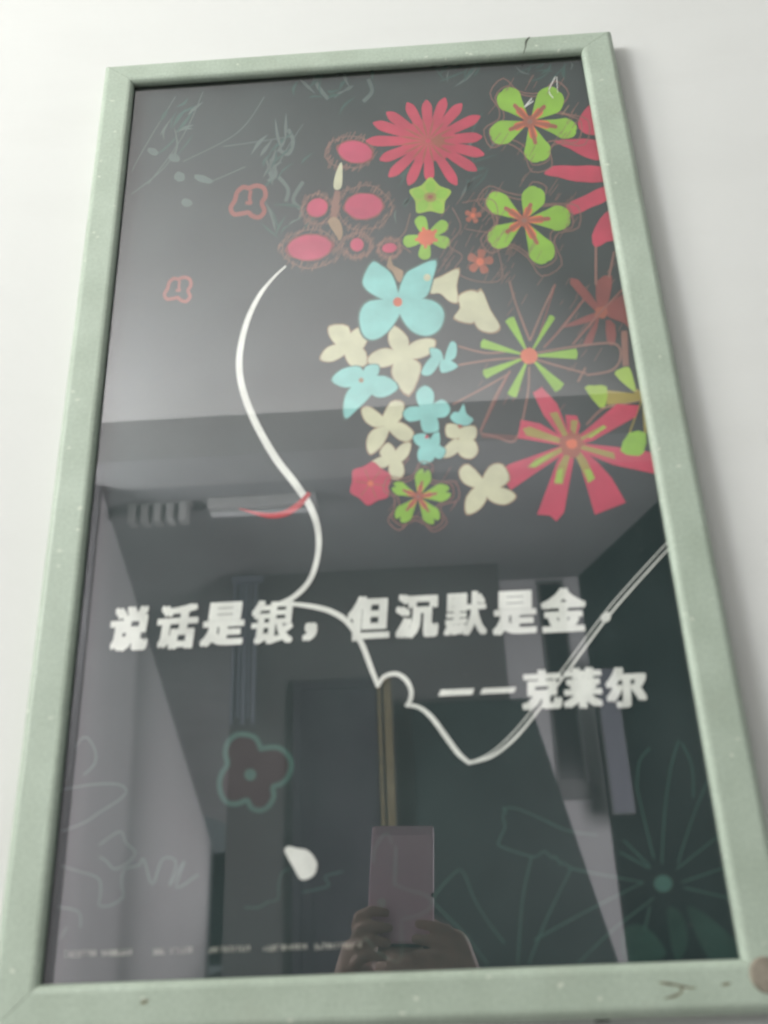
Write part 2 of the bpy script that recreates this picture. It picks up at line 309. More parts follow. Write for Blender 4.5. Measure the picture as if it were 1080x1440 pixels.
def level():
    LV[0] += 1
    return Y_SHEET - 0.00002 - 0.0000025 * LV[0]
def smooth_closed(p, n=4):
    o = []; m = len(p)
    for i in range(m):
        a, b, c, d = (Vector(p[(i + k) % m]) for k in (-1, 0, 1, 2))
        for j in range(n):
            s = j / n
            o.append(0.5 * ((2*b) + (c - a) * s + (2*a - 5*b + 4*c - d) * s*s + (3*b - a - 3*c + d) * s**3))
    return [(v.x, v.y) for v in o]
def smooth_open(p, n=5):
    q = [p[0]] + list(p) + [p[-1]]; o = []
    for i in range(1, len(q) - 2):
        a, b, c, d = (Vector(q[i + k]) for k in (-1, 0, 1, 2))
        for j in range(n):
            s = j / n
            o.append(0.5 * ((2*b) + (c - a) * s + (2*a - 5*b + 4*c - d) * s*s + (3*b - a - 3*c + d) * s**3))
    o.append(Vector(p[-1]))
    return o
class Print:
    """flat printed shape on the poster, traced in photograph pixels"""
    def __init__(self): self.v = []; self.f = []; self.m = []; self.mats = []
    def mi(self, k):
        if k not in self.mats: self.mats.append(k)
        return self.mats.index(k)
    def poly(self, pts, ink, y=None, sm=4, org=None):
        if org: ox, oy, sc = org; pts = [(ox + x / sc, oy + z / sc) for x, z in pts]
        if sm: pts = smooth_closed(pts, sm)
        y = y or level(); s = len(self.v)
        self.v += [unp(px, py, y) for px, py in pts]; self.f.append(list(range(s, s + len(pts)))); self.m.append(self.mi(ink))
    def ell(self, cx, cy, rx, ry, ink, rot=0, y=None, n=22, wob=0.0):
        p = []
        for i in range(n):
            a = 2 * math.pi * i / n; k = 1 + random.uniform(-wob, wob)
            x, z = rx * k * math.cos(a), ry * k * math.sin(a)
            p.append((cx + x * math.cos(rot) - z * math.sin(rot), cy + x * math.sin(rot) + z * math.cos(rot)))
        self.poly(p, ink, y, 0)
    def stroke(self, pts, w, ink, y=None, org=None, sm=5, closed=False):
        if org: ox, oy, sc = org; pts = [(ox + q[0] / sc, oy + q[1] / sc, *q[2:]) for q in pts]
        pts = [(q[0], q[1], q[2] if len(q) > 2 else w) for q in pts]
        if closed: pts = pts + pts[:1]
        p = smooth_open(pts, sm) if sm > 1 else [Vector(q) for q in pts]
        y = y or level(); s = len(self.v); n = len(p)
        for i, q in enumerate(p):
            d = (p[min(i + 1, n - 1)] - p[max(i - 1, 0)]); d = Vector((d.x, d.y))
            if closed and i in (0, n - 1): d = p[1] - p[n - 2]; d = Vector((d.x, d.y))
            d = d.normalized() if d.length > 1e-6 else Vector((1, 0)); nn = Vector((-d.y, d.x)) * (q.z / 2)
            self.v += [unp(q.x + nn.x, q.y + nn.y, y), unp(q.x - nn.x, q.y - nn.y, y)]
        for i in range(n - 1): self.f.append([s + 2*i, s + 2*i + 1, s + 2*i + 3, s + 2*i + 2]); self.m.append(self.mi(ink))
    def build(self, name, label=None):
        me = bpy.data.meshes.new(name); me.from_pydata([tuple(v) for v in self.v], [], self.f); me.update()
        for k in self.mats: me.materials.append(IM[k])
        for p, i in zip(me.polygons, self.m): p.material_index = i
        o = bpy.data.objects.new(name, me); C.objects.link(o); o.parent = SH; 
        if label: o['label'] = label
        return o

# faint background line drawing ------------------------------------------------
p = Print(); y = level()
org = (180, 90, 2.842)
for q in ([(300,110),(240,250),(165,370),(80,480)], [(190,130),(110,260),(40,380),(15,430)], [(545,130),(480,230),(400,300),(220,390)], [(650,290),(520,310),(380,330)], [(470,410),(380,450),(330,470)], [(15,520),(140,420),(200,330)], [(700,240),(640,330),(600,400),(560,440)]):
    p.stroke(q, 1.3, 'faint', y, org)
y = level()
for q in ((185,375,9,6),(205,450,8,7),(235,555,8,6),(300,460,14,5),(100,350,8,5)): p.ell(org[0] + q[0]/org[2], org[1] + q[1]/org[2], q[2], q[3], 'faint', 0.3, y, 16, 0.12)
p.build('background_line_art')
p = Print(); y = level()
for q in ([(745,50),(760,90),(800,140)], [(960,60),(975,110),(940,150)], [(640,260),(660,310),(640,360),(600,340)], [(570,380),(590,440),(560,470)], [(700,470),(660,540),(690,580)], [(600,450),(640,500),(630,550)]):
    p = Print(); p.stroke(q, 5.5, 'faint', y, org); p.build('leaf_smudge')
p = Print(); y = level(); org = (60, 1020, 4.154)
for q in ([(110,375),(300,345),(440,345),(490,385),(440,440),(330,510),(240,570),(110,620)], [(190,130),(230,75),(270,80),(310,160),(300,230),(240,290)],
          [(330,700),(450,620),(490,690),(540,740),(500,800),(420,840),(370,790),(330,770)],
          [(110,820),(200,850),(320,890),(340,960),(330,1050),(400,1050),(470,1000),(460,920),(480,840),(560,820),(590,780),(640,930),(700,780),(780,800),(740,940),(830,790),(780,950),(910,870)],
          [(90,1060),(210,1090),(220,1180)], [(100,1250),(140,1180)]):
    p.stroke(q, 2.0, 'mist', y, org, 4)
p.build('background_line_art')
p = Print(); y = level(); org = (280, 1000, 5.145)
p.stroke([(330,1420),(430,1420),(500,1380),(570,1360),(575,1260),(600,1170),(650,1140)], 1.5, 'teal', y, org)
p.stroke([(750,1310),(850,1290),(940,1260),(910,1200),(1000,1170),(1040,1160)], 1.6, 'teal', y, org)
org2 = (400, 1100, 3.0)
p.stroke([(375,340),(380,280),(430,215),(455,260)], 1.5, 'teal', y, org2); p.stroke([(465,430),(470,270)], 2, 'teal', y, org2)
p.stroke([(460,430),(540,460),(600,480),(680,560),(760,640),(860,770)], 1.4, 'teal', y, org2)
p.stroke([(490,580),(600,545),(640,470),(700,400),(750,375),(800,490),(860,590),(930,680)], 1.5, 'teal', y, org2)
p.stroke([(340,650),(400,720),(490,750),(490,590)], 1.4, 'teal', y, org2)
p.build('background_line_art')
# dark green foliage printed behind the flowers: clusters of thin wisps
for cx, cz, rx, rz, n in ((455,130,50,32,16), (610,108,70,18,16), (385,235,45,55,18), (660,240,28,50,12), (395,325,26,20,8), (745,105,55,14,10), (240,190,45,60,14), (560,290,14,40,6)):
    p = Print(); y = level()
    for i in range(n):
        x, z = cx + random.gauss(0, .5) * rx, cz + random.gauss(0, .5) * rz; an = math.radians(-58) + random.gauss(0, .5); l = random.uniform(14, 46)
        x1_, z1_ = x + l*math.cos(an), z + l*math.sin(an)
        if z1_ < 88: z1_ = 88
        p.stroke([(x, z, .6), ((x + x1_)/2 + random.uniform(-5, 5), (z + z1_)/2 + random.uniform(-3, 3), random.uniform(2, 5.5)), (x1_, z1_, .6)], 3, random.choice(('deep', 'deep', 'faint')), level() if i % 4 == 0 else y, None, 4)
    p.build('foliage_wisps')['kind'] = 'stuff'
# big dark teal flower at the lower right
p = Print(); org = (640, 1100, 2.7); y = level()
for q in ([(880,480),(950,500),(1060,600),(1085,680),(970,680)], [(805,480),(860,500),(885,600),(850,680),(825,640)], [(640,560),(720,545),(800,640),(760,680),(640,680)]): p.poly(q, 'dteal', y, 3, org)
y = level()
for q in ([(715,380),(500,340),(440,325),(410,305),(400,312),(380,280),(370,290),(340,262),(320,275),(290,282),(175,245),(165,225),(190,170),(180,130),(195,112),(180,100),(235,100),(330,140),(430,185),(540,200)],
          [(290,285),(255,450),(238,690)], [(440,330),(380,450),(330,560),(280,690)], [(715,380),(480,500),(300,600)], [(755,440),(600,560),(465,690)], [(755,290),(720,150),(690,20)],
          [(785,310),(795,120),(820,-60),(850,-160)], [(845,310),(900,140),(960,-10)], [(840,330),(1000,205)], [(860,380),(1030,322)], [(625,265),(740,328)], [(640,220),(740,320)], [(870,400),(1040,440)], [(720,560),(740,470)], [(860,-150),(900,-60),(905,60)], [(690,20),(700,-80),(740,-130)]):
    p.stroke(q, 1.7, 'teal', y, org, 3)
p.ell(932.6, 1242.6, 13, 12, 'teal'); p.build('outline_flower', 'dark teal outlined flower with long petals and round centre')
# teal outlined four-petal flower
p = Print(); org = (280, 1000, 5.145); y = level()
pth = [(445,275),(520,262),(590,272),(650,330),(668,400),(640,480),(590,528),(535,550),(540,620),(500,690),(440,718),(380,700),(345,645),(290,667),(220,668),(168,620),(147,530),(165,450),(205,385),(190,310),(207,230),(262,177),(330,168),(400,190),(432,235)]
p.poly(pth, 'wine', y, 3, org)
p.stroke(pth, 7.5, 'teal', None, org, 4, True); p.ell(280 + 370/5.145, 1000 + 460/5.145, 8.5, 8.5, 'teal'); p.build('outline_flower', 'teal outlined flower of four round petals')
# two small red outlined flowers
for org, k, cx, cy in (((120, 100, 2.7), 1.0, 620, 497), ((120, 100, 2.7), .76, 352, 830)):
    pth = [(cx + k*x, cy + k*z) for x, z in ((0,-52),(30,-62),(58,-52),(64,-22),(50,4),(60,34),(40,58),(12,52),(0,40),(-26,44),(-56,46),(-68,22),(-52,-6),(-44,-36),(-22,-56))]
    p = Print(); p.stroke(pth, 6.4*k, 'pinkline', None, org, 4, True)
    p.stroke([(cx + 8*k, cy - 44*k), (cx + 4*k, cy - 12*k), (cx + 8*k, cy + 4*k), (cx - 12*k, cy + 2*k)], 5*k, 'pinkline', None, org); p.build('outline_flower', 'small red outlined flower')

# pink dots with hairy rims -----------------------------------------------------
def hairy(cx, cy, rx, ry, ink, px, py, prx, pry, rot=0.0, n=60):
    p = Print(); y = level()
    for i in range(n):
        a = 2 * math.pi * i / n + random.uniform(-.05, .05); k = random.uniform(0.8, 1.05)
        x, z = cx + rx * k * math.cos(a), cy + ry * k * math.sin(a)
        l = random.uniform(6, 14); an = math.radians(-58) + random.uniform(-.25, .25)
        p.stroke([(x - l/2 * math.cos(an), z - l/2 * math.sin(an)), (x + l/2 * math.cos(an), z + l/2 * math.sin(an))], random.uniform(0.8, 1.3), ink, y, None, 1)
    for k in (0.95,):
        p.stroke([(cx + rx * k * random.uniform(.95, 1.05) * math.cos(a), cy + ry * k * random.uniform(.95, 1.05) * math.sin(a)) for a in [2 * math.pi * i / 18 for i in range(18)]], 1.0, ink, None, None, 2, True)
    p.ell(px, py, prx * 1.12, pry * 1.12, 'dullred', rot, None, 26, 0.05)
    p.ell(px, py, prx, pry, 'pink', rot, None, 26, 0.03)
    p.build('hairy_flower')
hairy(491, 214, 36, 24, 'brown', 499.4, 213.5, 24, 15, 0.18)
hairy(512, 292, 40, 33, 'brown', 511.5, 290, 26, 17.5, -0.05)
hairy(446, 294, 23, 22, 'brown', 446, 292, 14.5, 12.5, -0.4)
hairy(502, 345, 22, 18, 'brown', 502, 344, 9, 9, -0.3)
hairy(547.6, 349, 17, 14, 'brown', 547.6, 348.7, 10, 6.5, -0.1)
hairy(436, 350, 42, 28, 'brown', 435.5, 348, 30.5, 17.5, -0.08)
p = Print(); p.poly([(480,228),(472,244),(469,261),(472.6,267),(480,263),(481.5,244)], 'cream'); p.build('stem_piece')
p = Print(); p.stroke([(475,268,8),(471,290,10),(470,306,7)], 6, 'brown'); p.poly([(461.5,312.6),(469,305),(478,311),(482,327),(478,338.5),(472.6,331)], 'tan'); p.build('stem_piece')

# crimson chrysanthemum -----------------------------------------------------------
def petal(p, cx, cy, tx, ty, w0, w1, ink, y=None, tip=0.55):
    d = Vector((tx - cx, ty - cy)); n = Vector((-d.y, d.x)).normalized(); c = Vector((cx, cy))
    P2 = lambda s, o: tuple(c + d * s + n * o)
    p.poly([P2(0, -w0/2), P2(.45, -w1*.42), P2(.82, -w1/2), P2(.96, -w1*tip*.5), P2(1.0, 0), P2(.96, w1*tip*.5), P2(.82, w1/2), P2(.45, w1*.42), P2(0, w0/2)], ink, y, 3)
p = Print(); sc = 4.909; cx, cy = 602, 198
tips = [(620,85),(735,125),(862,212),(875,355),(890,478),(838,590),(700,690),(510,668),(365,690),(228,632),(165,515),(70,385),(120,258),(212,185),(355,118),(490,100)]
for tx, ty in tips: petal(p, cx, cy, 500 + tx/sc, 120 + ty/sc, 6, 14.5, 'crimson', None, .42)
p.ell(cx, cy, 40, 30, 'crimson', 0, None, 26, 0.06)
y = level()
for i in range(16):
    a = 2*math.pi*i/16 + .2; p.stroke([(cx + 4*math.cos(a), cy + 3*math.sin(a), 1.0), (cx + 24*math.cos(a), cy + 19*math.sin(a), 3.0), (cx + 40*math.cos(a), cy + 31*math.sin(a), .6)], 2, 'rust', y, None, 3)
p.ell(617, 198, 9, 8, 'rust', 0, None, 18, .2)
p.build('chrysanthemum_flower', 'large crimson flower with many narrow petals')

# right-hand pink petals cut by the frame ----------------------------------------
org = (660, 100, 4.8)
p = Print()
for q in ([(738,330),(780,260),(830,225),(880,300),(880,420),(790,425),(740,385)], [(575,475),(680,460),(870,468),(900,600),(780,580),(680,525)], [(505,695),(560,640),(720,640),(900,645),(930,745),(720,745),(600,715)],
          [(650,905),(780,840),(920,775),(950,860),(820,920),(705,970)], [(828,1110),(880,1000),(950,935),(1000,960),(1000,1125),(930,1150),(850,1190)]): p.poly(q, 'crimson', None, 2, org)
p.build('cut_off_flower', 'crimson petals of a flower cut off by the right rail')

# small lime and green flowers ------------------------------------------------------
p = Print(); c = (605, 277)
p.poly([(c[0] + r_*math.cos(a), c[1] + r_*.9*math.sin(a)) for i in range(10) for a, r_ in [(2*math.pi*i/10 - .3, 31 if i % 2 == 0 else 22)]], 'lime', None, 4)
for i in range(5):
    a = 2*math.pi*i/5 - .3; p.ell(c[0] + 17*math.cos(a), c[1] + 15*math.sin(a), 9, 7, 'green', a)
p.ell(*c, 9, 7, 'olive', 0, None, 16, .1); p.ell(*c, 4, 3, 'rust'); p.build('small_flower', 'small lime flower with blunt petals')
p = Print(); c = (600, 334)
for tx, ty in ((589,304),(629,313),(632,343),(596,365),(567,341)): petal(p, *c, tx, ty, 4, 17, 'green')
p.ell(*c, 12, 11, 'orange', 0, None, 16, .1)
for tx, ty in ((589,304),(629,313),(632,343),(596,365),(567,341)): petal(p, *c, c[0] + (tx - c[0])*.5, c[1] + (ty - c[1])*.5, 4, 5, 'orange')
p.build('small_flower', 'small green flower of five petals with orange centre')

def green_flower(c, petals, outline, scale=1.0, heart=False):
    p = Print(); y = level()
    for k in (1.05, 1.22):
        pts = []
        for (x, z, rx, ry) in petals:
            a = math.atan2(z - c[1], x - c[0]); R_ = math.hypot(x - c[0], z - c[1])
            for da, rr in ((-.42, .95), (-.2, 1.45), (.2, 1.45), (.42, .95)): pts.append((c[0] + R_*rr*k*math.cos(a + da), c[1] + R_*rr*k*math.sin(a + da), a + da))
        pts.sort(key=lambda q: q[2]); p.stroke([(q[0] + random.uniform(-1.5, 1.5), q[1] + random.uniform(-1.5, 1.5)) for q in pts], 1.6, outline, level(), None, 3, True)
    for (x, z, rx, ry) in petals:
        a = math.atan2(z - c[1], x - c[0]); d = Vector((math.cos(a), math.sin(a))); n = Vector((-d.y, d.x)); o = Vector((x, z)); b0 = Vector(c) + d * 5
        Rr = (o - Vector(c)).length
        pts = [b0 - n*2, o - d*rx*.55 - n*ry*.75, o - n*ry*1.05 + d*rx*.15, o - n*ry*.72 + d*rx*.85, o - n*ry*.25 + d*rx*(1.05 if not heart else 1.0), o + d*rx*(1.0 if not heart else .62), o + n*ry*.25 + d*rx*1.05, o + n*ry*.72 + d*rx*.85, o + n*ry*1.05 + d*rx*.15, o - d*rx*.55 + n*ry*.75, b0 + n*2]
        p.poly([tuple(v) for v in pts], 'black' if heart else 'brown', None, 3) if heart else None
        if heart: pts = [v + (Vector(c) - v) * .07 for v in pts]
        p.poly([tuple(v) for v in pts], 'green', None, 3)
    for (x, z, rx, ry) in petals:
        for w, l in ((11*scale, .62), (6*scale, .85)): petal(p, *c, c[0] + (x - c[0])*l, c[1] + (z - c[1])*l, 3*scale, w, 'rust' if l > .7 else 'orange', None, .8)
    p.ell(*c, 9*scale, 8*scale, 'rust', 0, None, 16, .15); p.ell(*c, 4*scale, 3.5*scale, 'brown')
    return p
green_flower((745, 171), [(718,142,18,17),(771,144,21,19),(791,180,19,14),(755,209,18,18),(710,185,20,16)], 'brown').build('green_flower', 'bright green five petal flower scratched with white marks')
green_flower((737, 310), [(704,288,20,15),(749,281,18,16),(781,307,20,17),(760,350,20,18),(706,331,19,16)], 'brown').build('green_flower', 'bright green five petal flower beside the crimson petals')
p = Print(); p.stroke([(781,108),(772,127),(778,138)], 1.3, 'white'); p.stroke([(783,108),(784,130)], .9, 'white'); p.stroke([(748,138),(738,150),(741,148),(750,142)], 1.5, 'white'); p.stroke([(800,148),(790,162)], 1.2, 'tan'); p.build('scratch_marks')

# small salmon flowers and brown sketch lines -------------------------------------
for c, r_ in (((675,368), 19), ((665,303), 12)):
    p = Print()
    for i in range(5): a = 2*math.pi*i/5 - 1.4; petal(p, *c, c[0] + r_*math.cos(a), c[1] + r_*.95*math.sin(a), 3, r_*.6, 'rust')
    p.ell(*c, r_*.28, r_*.28, 'orange'); p.build('small_flower', 'small salmon flower among brown sketch lines')
p = Print(); y = level()
for i in range(70):
    x, z = random.uniform(615, 722), random.uniform(285, 400)
    if 640 < x < 700 or z > 330 or random.random() < .4:
        l = random.uniform(8, 22); an = math.radians(-58) + random.uniform(-.15, .15)
        p.stroke([(x, z, .8), (x + l*math.cos(an), z + l*math.sin(an), .8)], 1.0, 'brown', y, None, 1)
p.stroke([(636,292),(648,320),(632,345),(650,360),(640,380),(668,395),(705,392),(700,350)], 1.3, 'brown'); p.stroke([(650,285),(690,280),(700,300),(690,325),(655,322)], 1.3, 'brown')
p.stroke([(577,300),(570,325),(560,340),(578,355)], 1.3, 'brown')
p.build('sketch_lines')['kind'] = 'stuff'

p = Print(); y = level()
for cx, cz, r0, r1, n in ((745,171,48,66,26), (737,310,52,70,34), (588,698,40,54,16), (744,500,60,120,22), (845,440,30,70,16)):
    for i in range(n):
        a = random.uniform(0, 6.28); r_ = random.uniform(r0, r1); x, z = cx + r_*math.cos(a), cz + r_*.9*math.sin(a); l = random.uniform(8, 26); an = math.radians(-57) + random.uniform(-.12, .12)
        p.stroke([(x, z, .8), (x + l*math.cos(an), z + l*math.sin(an), .8)], 1.1, 'brown', y, None, 1)
p.build('sketch_lines')['kind'] = 'stuff'
# faded crimson flower on the right edge ---------------------------------------------
p = Print(); org = (740, 250, 4.645); y = level()
for q in ([(285,690),(340,665),(490,860),(470,890)], [(455,680),(560,640),(540,800),(500,870),(470,860)], [(245,980),(300,940),(480,870),(490,900),(420,940)], [(660,740),(700,800),(700,1000),(640,950),(500,890),(540,830)], [(440,960),(480,900),(430,1085),(370,1085)], [(520,930),(580,960),(580,1080),(530,1080)]):
    p.poly(q, 'dullred', level(), 2, org)
p.ell(740 + 490/4.645, 250 + 880/4.645, 9, 9, 'rust', 0, None, 16, .2)
p.stroke([(540,650),(575,480)], 3, 'brown', None, org); p.stroke([(455,700),(455,450)], 3.5, 'brown', None, org)
p.stroke([(640,1000),(650,1230)], 9, 'brown', level(), org)
p.build('faded_flower', 'faded dull red flower beside the right rail')

# green star flower with brown petal outlines -----------------------------------------
p = Print(); org = (620, 400, 4.154); c = (744, 500.6); y = level()
for q in ([(520,330),(440,120),(400,-20)], [(520,330),(600,140),(668,0)], [(600,370),(720,240),(835,88)], [(770,350),(900,200),(1060,30)], [(460,430),(300,440),(110,470),(0,500)], [(400,390),(260,400),(100,360)], [(400,520),(240,610),(70,700)], [(405,505),(320,650),(230,860)], [(515,480),(510,620),(480,780)], [(560,440),(700,480),(850,520)], [(845,485),(800,570)], [(230,870),(320,890),(430,915),(480,780)], [(850,820),(940,730),(1060,690)], [(560,400),(800,360),(1010,345),(1050,420),(1000,500),(850,530)]):
    p.stroke(q, 2.9, 'brown', level(), org)
for q in ([(560,345),(668,0)], [(610,365),(835,88)], [(770,350),(1060,30)], [(232,860),(405,505)]): p.stroke(q, 1.3, 'pinkline', level(), org, 1)
y = level()
for i in range(14):
    x = 240 + i*15; p.stroke([(x, 905 - 10 + i), (x + 22, 870 + i)], 1.0, 'pinkline', y, org, 1)
for tx, ty, w in ((398,195,14),(655,182,9),(800,405,15),(700,610,17),(412,655,14),(248,528,13),(232,342,13)):
    x, z = org[0] + tx/4.154, org[1] + ty/4.154; d = Vector((x - c[0], z - c[1])); n = Vector((-d.y, d.x)).normalized()
    q = [Vector(c) + d*.12 - n*1.2, Vector(c) + d*.97 - n*w*.5, Vector(c) + d*1.0 + n*0, Vector(c) + d*.97 + n*w*.5, Vector(c) + d*.12 + n*1.2]
    p.poly([tuple(v) for v in q], 'green', None, 0)
p.ell(*c, 12.5, 11.5, 'orange', 0, None, 20, .05); p.build('star_flower', 'green star flower with orange centre and brown petal outlines')

# green flower at the right edge ------------------------------------------------------
p = Print(); org = (680, 480, 4.154)
p.poly([(720,285),(920,310),(930,350),(720,370)], 'olive', None, 0, org)
p.poly([(590,270),(650,258),(720,265),(715,365),(680,388)], 'lime', None, 2, org)
p.poly([(850,270),(905,280),(935,320),(900,320)], 'olive', None, 0, org); p.poly([(765,190),(800,160),(850,150),(875,220),(890,290),(840,265)], 'lime', None, 2, org)
p.stroke([(925,340),(850,540)], 2, 'olive', None, org); p.stroke([(935,340),(945,540)], 4, 'olive', None, org); p.stroke([(920,345),(690,390)], 2, 'tan', None, org)
# eight-armed crimson flower ------------------------------------------------------------
q8 = Print()
for q in ([(288,300),(340,268),(430,365),(515,585),(480,600),(350,430)], [(218,458),(330,480),(515,590),(500,615),(200,565)], [(82,765),(150,718),(500,595),(515,625),(160,868)], [(312,1012),(430,700),(500,600),(530,620),(525,700),(470,1000),(425,1052),(390,1018)],
          [(505,605),(530,595),(660,700),(750,800),(832,942),(650,1012),(570,740)], [(510,590),(780,618),(990,648),(1030,780),(760,722),(520,625)], [(505,595),(780,365),(910,375),(890,440),(640,580),(520,615)], [(478,430),(545,435),(565,490),(530,610),(500,610)]): q8.poly(q, 'crimson', None, 0, org)
for q in ([(385,420),(430,412),(515,590),(490,600)], [(228,510),(270,498),(510,590),(505,610),(250,550)], [(255,737),(300,690),(505,595),(515,615),(300,740)], [(412,832),(430,740),(505,600),(520,610),(462,835)], [(505,605),(530,600),(600,690),(652,800),(612,830)], [(510,590),(760,650),(770,690),(515,615)], [(505,595),(700,488),(722,502),(515,612)], [(510,460),(552,462),(525,600),(505,600)]): q8.poly(q, 'olive', None, 0, org)
for q in ([(268,728),(310,698),(420,645),(300,735)], [(415,825),(432,755),(462,740),(458,828)], [(590,750),(625,745),(650,800),(614,826)], [(610,560),(700,492),(716,504),(625,565)]): q8.poly(q, 'lime', None, 0, org)
q8.ell(680 + 515/4.154, 480 + 600/4.154, 17, 17, 'rust', 0, None, 20, .2); q8.ell(680 + 515/4.154, 480 + 600/4.154, 8, 7, 'orange', 0, None, 20, .1)
q8.build('star_flower', 'large crimson eight armed flower with olive inner bars')
p.poly([(800,640),(850,535),(948,535),(935,650),(880,668)], 'green', None, 2, org); p.build('small_flower', 'lime green flower half hidden by the right rail')

# blue and cream flowers -----------------------------------------------------------------
def flower(polys, ink, org, name, label=None, dots=(), glow=True):
    p = Print()
    if glow:
        for q in polys:
            cx = sum(a[0] for a in q)/len(q); cz = sum(a[1] for a in q)/len(q)
            p.poly([(cx + (a[0]-cx)*1.10, cz + (a[1]-cz)*1.10) for a in q], 'tan' if ink == 'cream' else 'teal', None, 3, org)
    for q in polys: p.poly(q, ink, None, 3, org)
    for (x, z, r_, k) in dots: p.ell(org[0] + x/org[2], org[1] + z/org[2], r_, r_, k)
    p.build(name, label)
oA = (440, 350, 3.857); oB = (460, 530, 3.857)
flower([[(640,180),(700,150),(790,110),(778,200),(785,285),(740,282),(690,240),(640,240)]], 'cream', oA, 'cream_flower')
flower([[(790,260),(855,228),(905,250),(920,320),(880,385),(850,402),(768,375),(800,320)], [(870,300),(912,225),(960,330),(1012,420),(970,452),(900,432),(870,370)]], 'cream', oA, 'cream_flower')
flower([[(92,420),(190,422),(200,520),(150,535),(95,480)], [(42,597),(80,535),(165,515),(190,555),(110,608)], [(185,550),(200,465),(260,430),(292,500),(235,570)], [(180,555),(270,540),(292,620),(230,642),(188,610)]], 'cream', oA, 'cream_flower')
flower([[(440,418),(512,480),(512,545),(475,585),(418,520),(413,460)], [(475,575),(400,540),(330,563),(298,610),(360,642),(440,622)], [(475,580),(540,510),(610,488),(662,500),(640,562),(560,595)], [(470,580),(560,608),(582,660),(520,792),(440,702),(433,640)]], 'cream', oA, 'cream_flower')
flower([[(188,178),(240,168),(325,245),(270,272),(210,242)], [(295,245),(345,140),(412,143),(402,222),(335,275)], [(325,265),(400,248),(467,300),(440,348),(380,332)], [(223,322),(260,283),(335,270),(305,360),(240,418),(216,380)]], 'cream', oB, 'cream_flower')
flower([[(650,258),(715,268),(715,330),(650,322)], [(715,285),(800,268),(803,332),(730,350)], [(710,340),(790,340),(817,400),(780,442),(718,420)], [(640,380),(700,335),(720,390),(670,432),(618,432)]], 'cream', oB, 'cream_flower')
flower([[(288,402),(330,358),(370,400),(360,450),(300,432)], [(355,435),(400,370),(452,358),(440,422),(390,465)], [(345,440),(400,458),(417,520),(380,557),(338,530)], [(233,472),(300,430),(360,440),(310,492)]], 'cream', oB, 'cream_flower')
flower([[(718,512),(770,478),(860,580),(810,600),(740,572)], [(835,590),(880,490),(950,478),(985,560),(900,612)], [(850,590),(970,608),(1022,650),(960,692),(880,665)], [(758,742),(758,650),(830,585),(868,640),(830,712)]], 'cream', oB, 'cream_flower', 'cream four petal flower touching the crimson eight armed flower')
flower([[(325,70),(280,140),(275,200),(340,255),(460,295),(452,200),(420,130),(370,90)], [(667,62),(560,100),(495,150),(460,290),(560,280),(620,250),(650,160)], [(460,285),(610,272),(690,308),(712,370),(680,442),(610,472),(530,440),(475,360)], [(465,280),(310,283),(255,350),(265,450),(310,492),(370,477),(430,420),(475,340)]], 'blue', oA, 'blue_flower', 'large pale blue flower of four broad petals', [(460,288,6.5,'orange'), (620,155,5,'cream')])
p = Print(); p.poly([(400,95),(420,35),(435,90),(490,120),(475,180),(455,170),(430,120)], 'tan', None, 2, oA); p.build('stem_piece')
flower([[(103,712),(160,653),(255,640),(275,715),(180,752)], [(265,715),(285,640),(352,630),(352,682),(290,730)], [(275,710),(390,690),(462,750),(390,802),(320,790)], [(165,860),(190,770),(270,705),(320,770),(300,810),(240,870),(180,920)]], 'blue', oA, 'blue_flower', None, [(262,712,3.5,'tan')])
flower([[(745,508),(778,518),(772,590),(715,605)], [(690,610),(735,600),(785,640),(700,672)], [(588,672),(640,588),(690,605),(640,682)], [(635,540),(690,550),(705,605),(650,592)]], 'blue', oA, 'blue_flower')
flower([[(740,148),(756,200),(792,230),(760,262),(700,252),(668,220),(690,190),(715,190)]], 'blue', oB, 'blue_flower')
flower([[(470,320),(530,308),(560,350),(520,382),(480,360)], [(555,350),(600,288),(612,360),(580,395)], [(498,390),(560,350),(582,440),(530,472),(495,450)], [(555,360),(640,390),(620,442),(580,430)]], 'blue', oB, 'blue_flower')
flower([[(484,90),(530,48),(577,85),(572,160),(540,200),(500,160)], [(413,200),(450,163),(545,170),(550,215),(450,242)], [(540,180),(620,123),(667,170),(640,217),(560,215)], [(510,190),(580,190),(607,280),(570,302),(518,290)]], 'blue', oB, 'blue_flower', None, [(540,325,2.5,'crimson'), (720,268,3,'rust')])
# crimson rosette and green flower at the tail of the bunch
p = Print(); c = (521, 680)
p.poly([(c[0] + r_*math.cos(a), c[1] + r_*math.sin(a)) for i in range(12) for a, r_ in [(2*math.pi*i/12 - .4, 31 if i % 2 == 0 else 26)]], 'crimson', None, 4)
for i in range(6): a = 2*math.pi*i/6 + .15; p.stroke([(c[0] + 4*math.cos(a), c[1] + 4*math.sin(a)), (c[0] + 22*math.cos(a), c[1] + 22*math.sin(a))], 1.5, 'rust')
p.ell(*c, 4, 4, 'orange'); p.build('small_flower', 'crimson rosette beside the last green flower')
green_flower((588, 698.5), [(595,672,15,12),(620,693,16,13),(606,724,15,13),(568,722,15,13),(562,687,13,10)], 'brown', .65, True).build('green_flower', 'small green flower of five notched petals with dark edges')

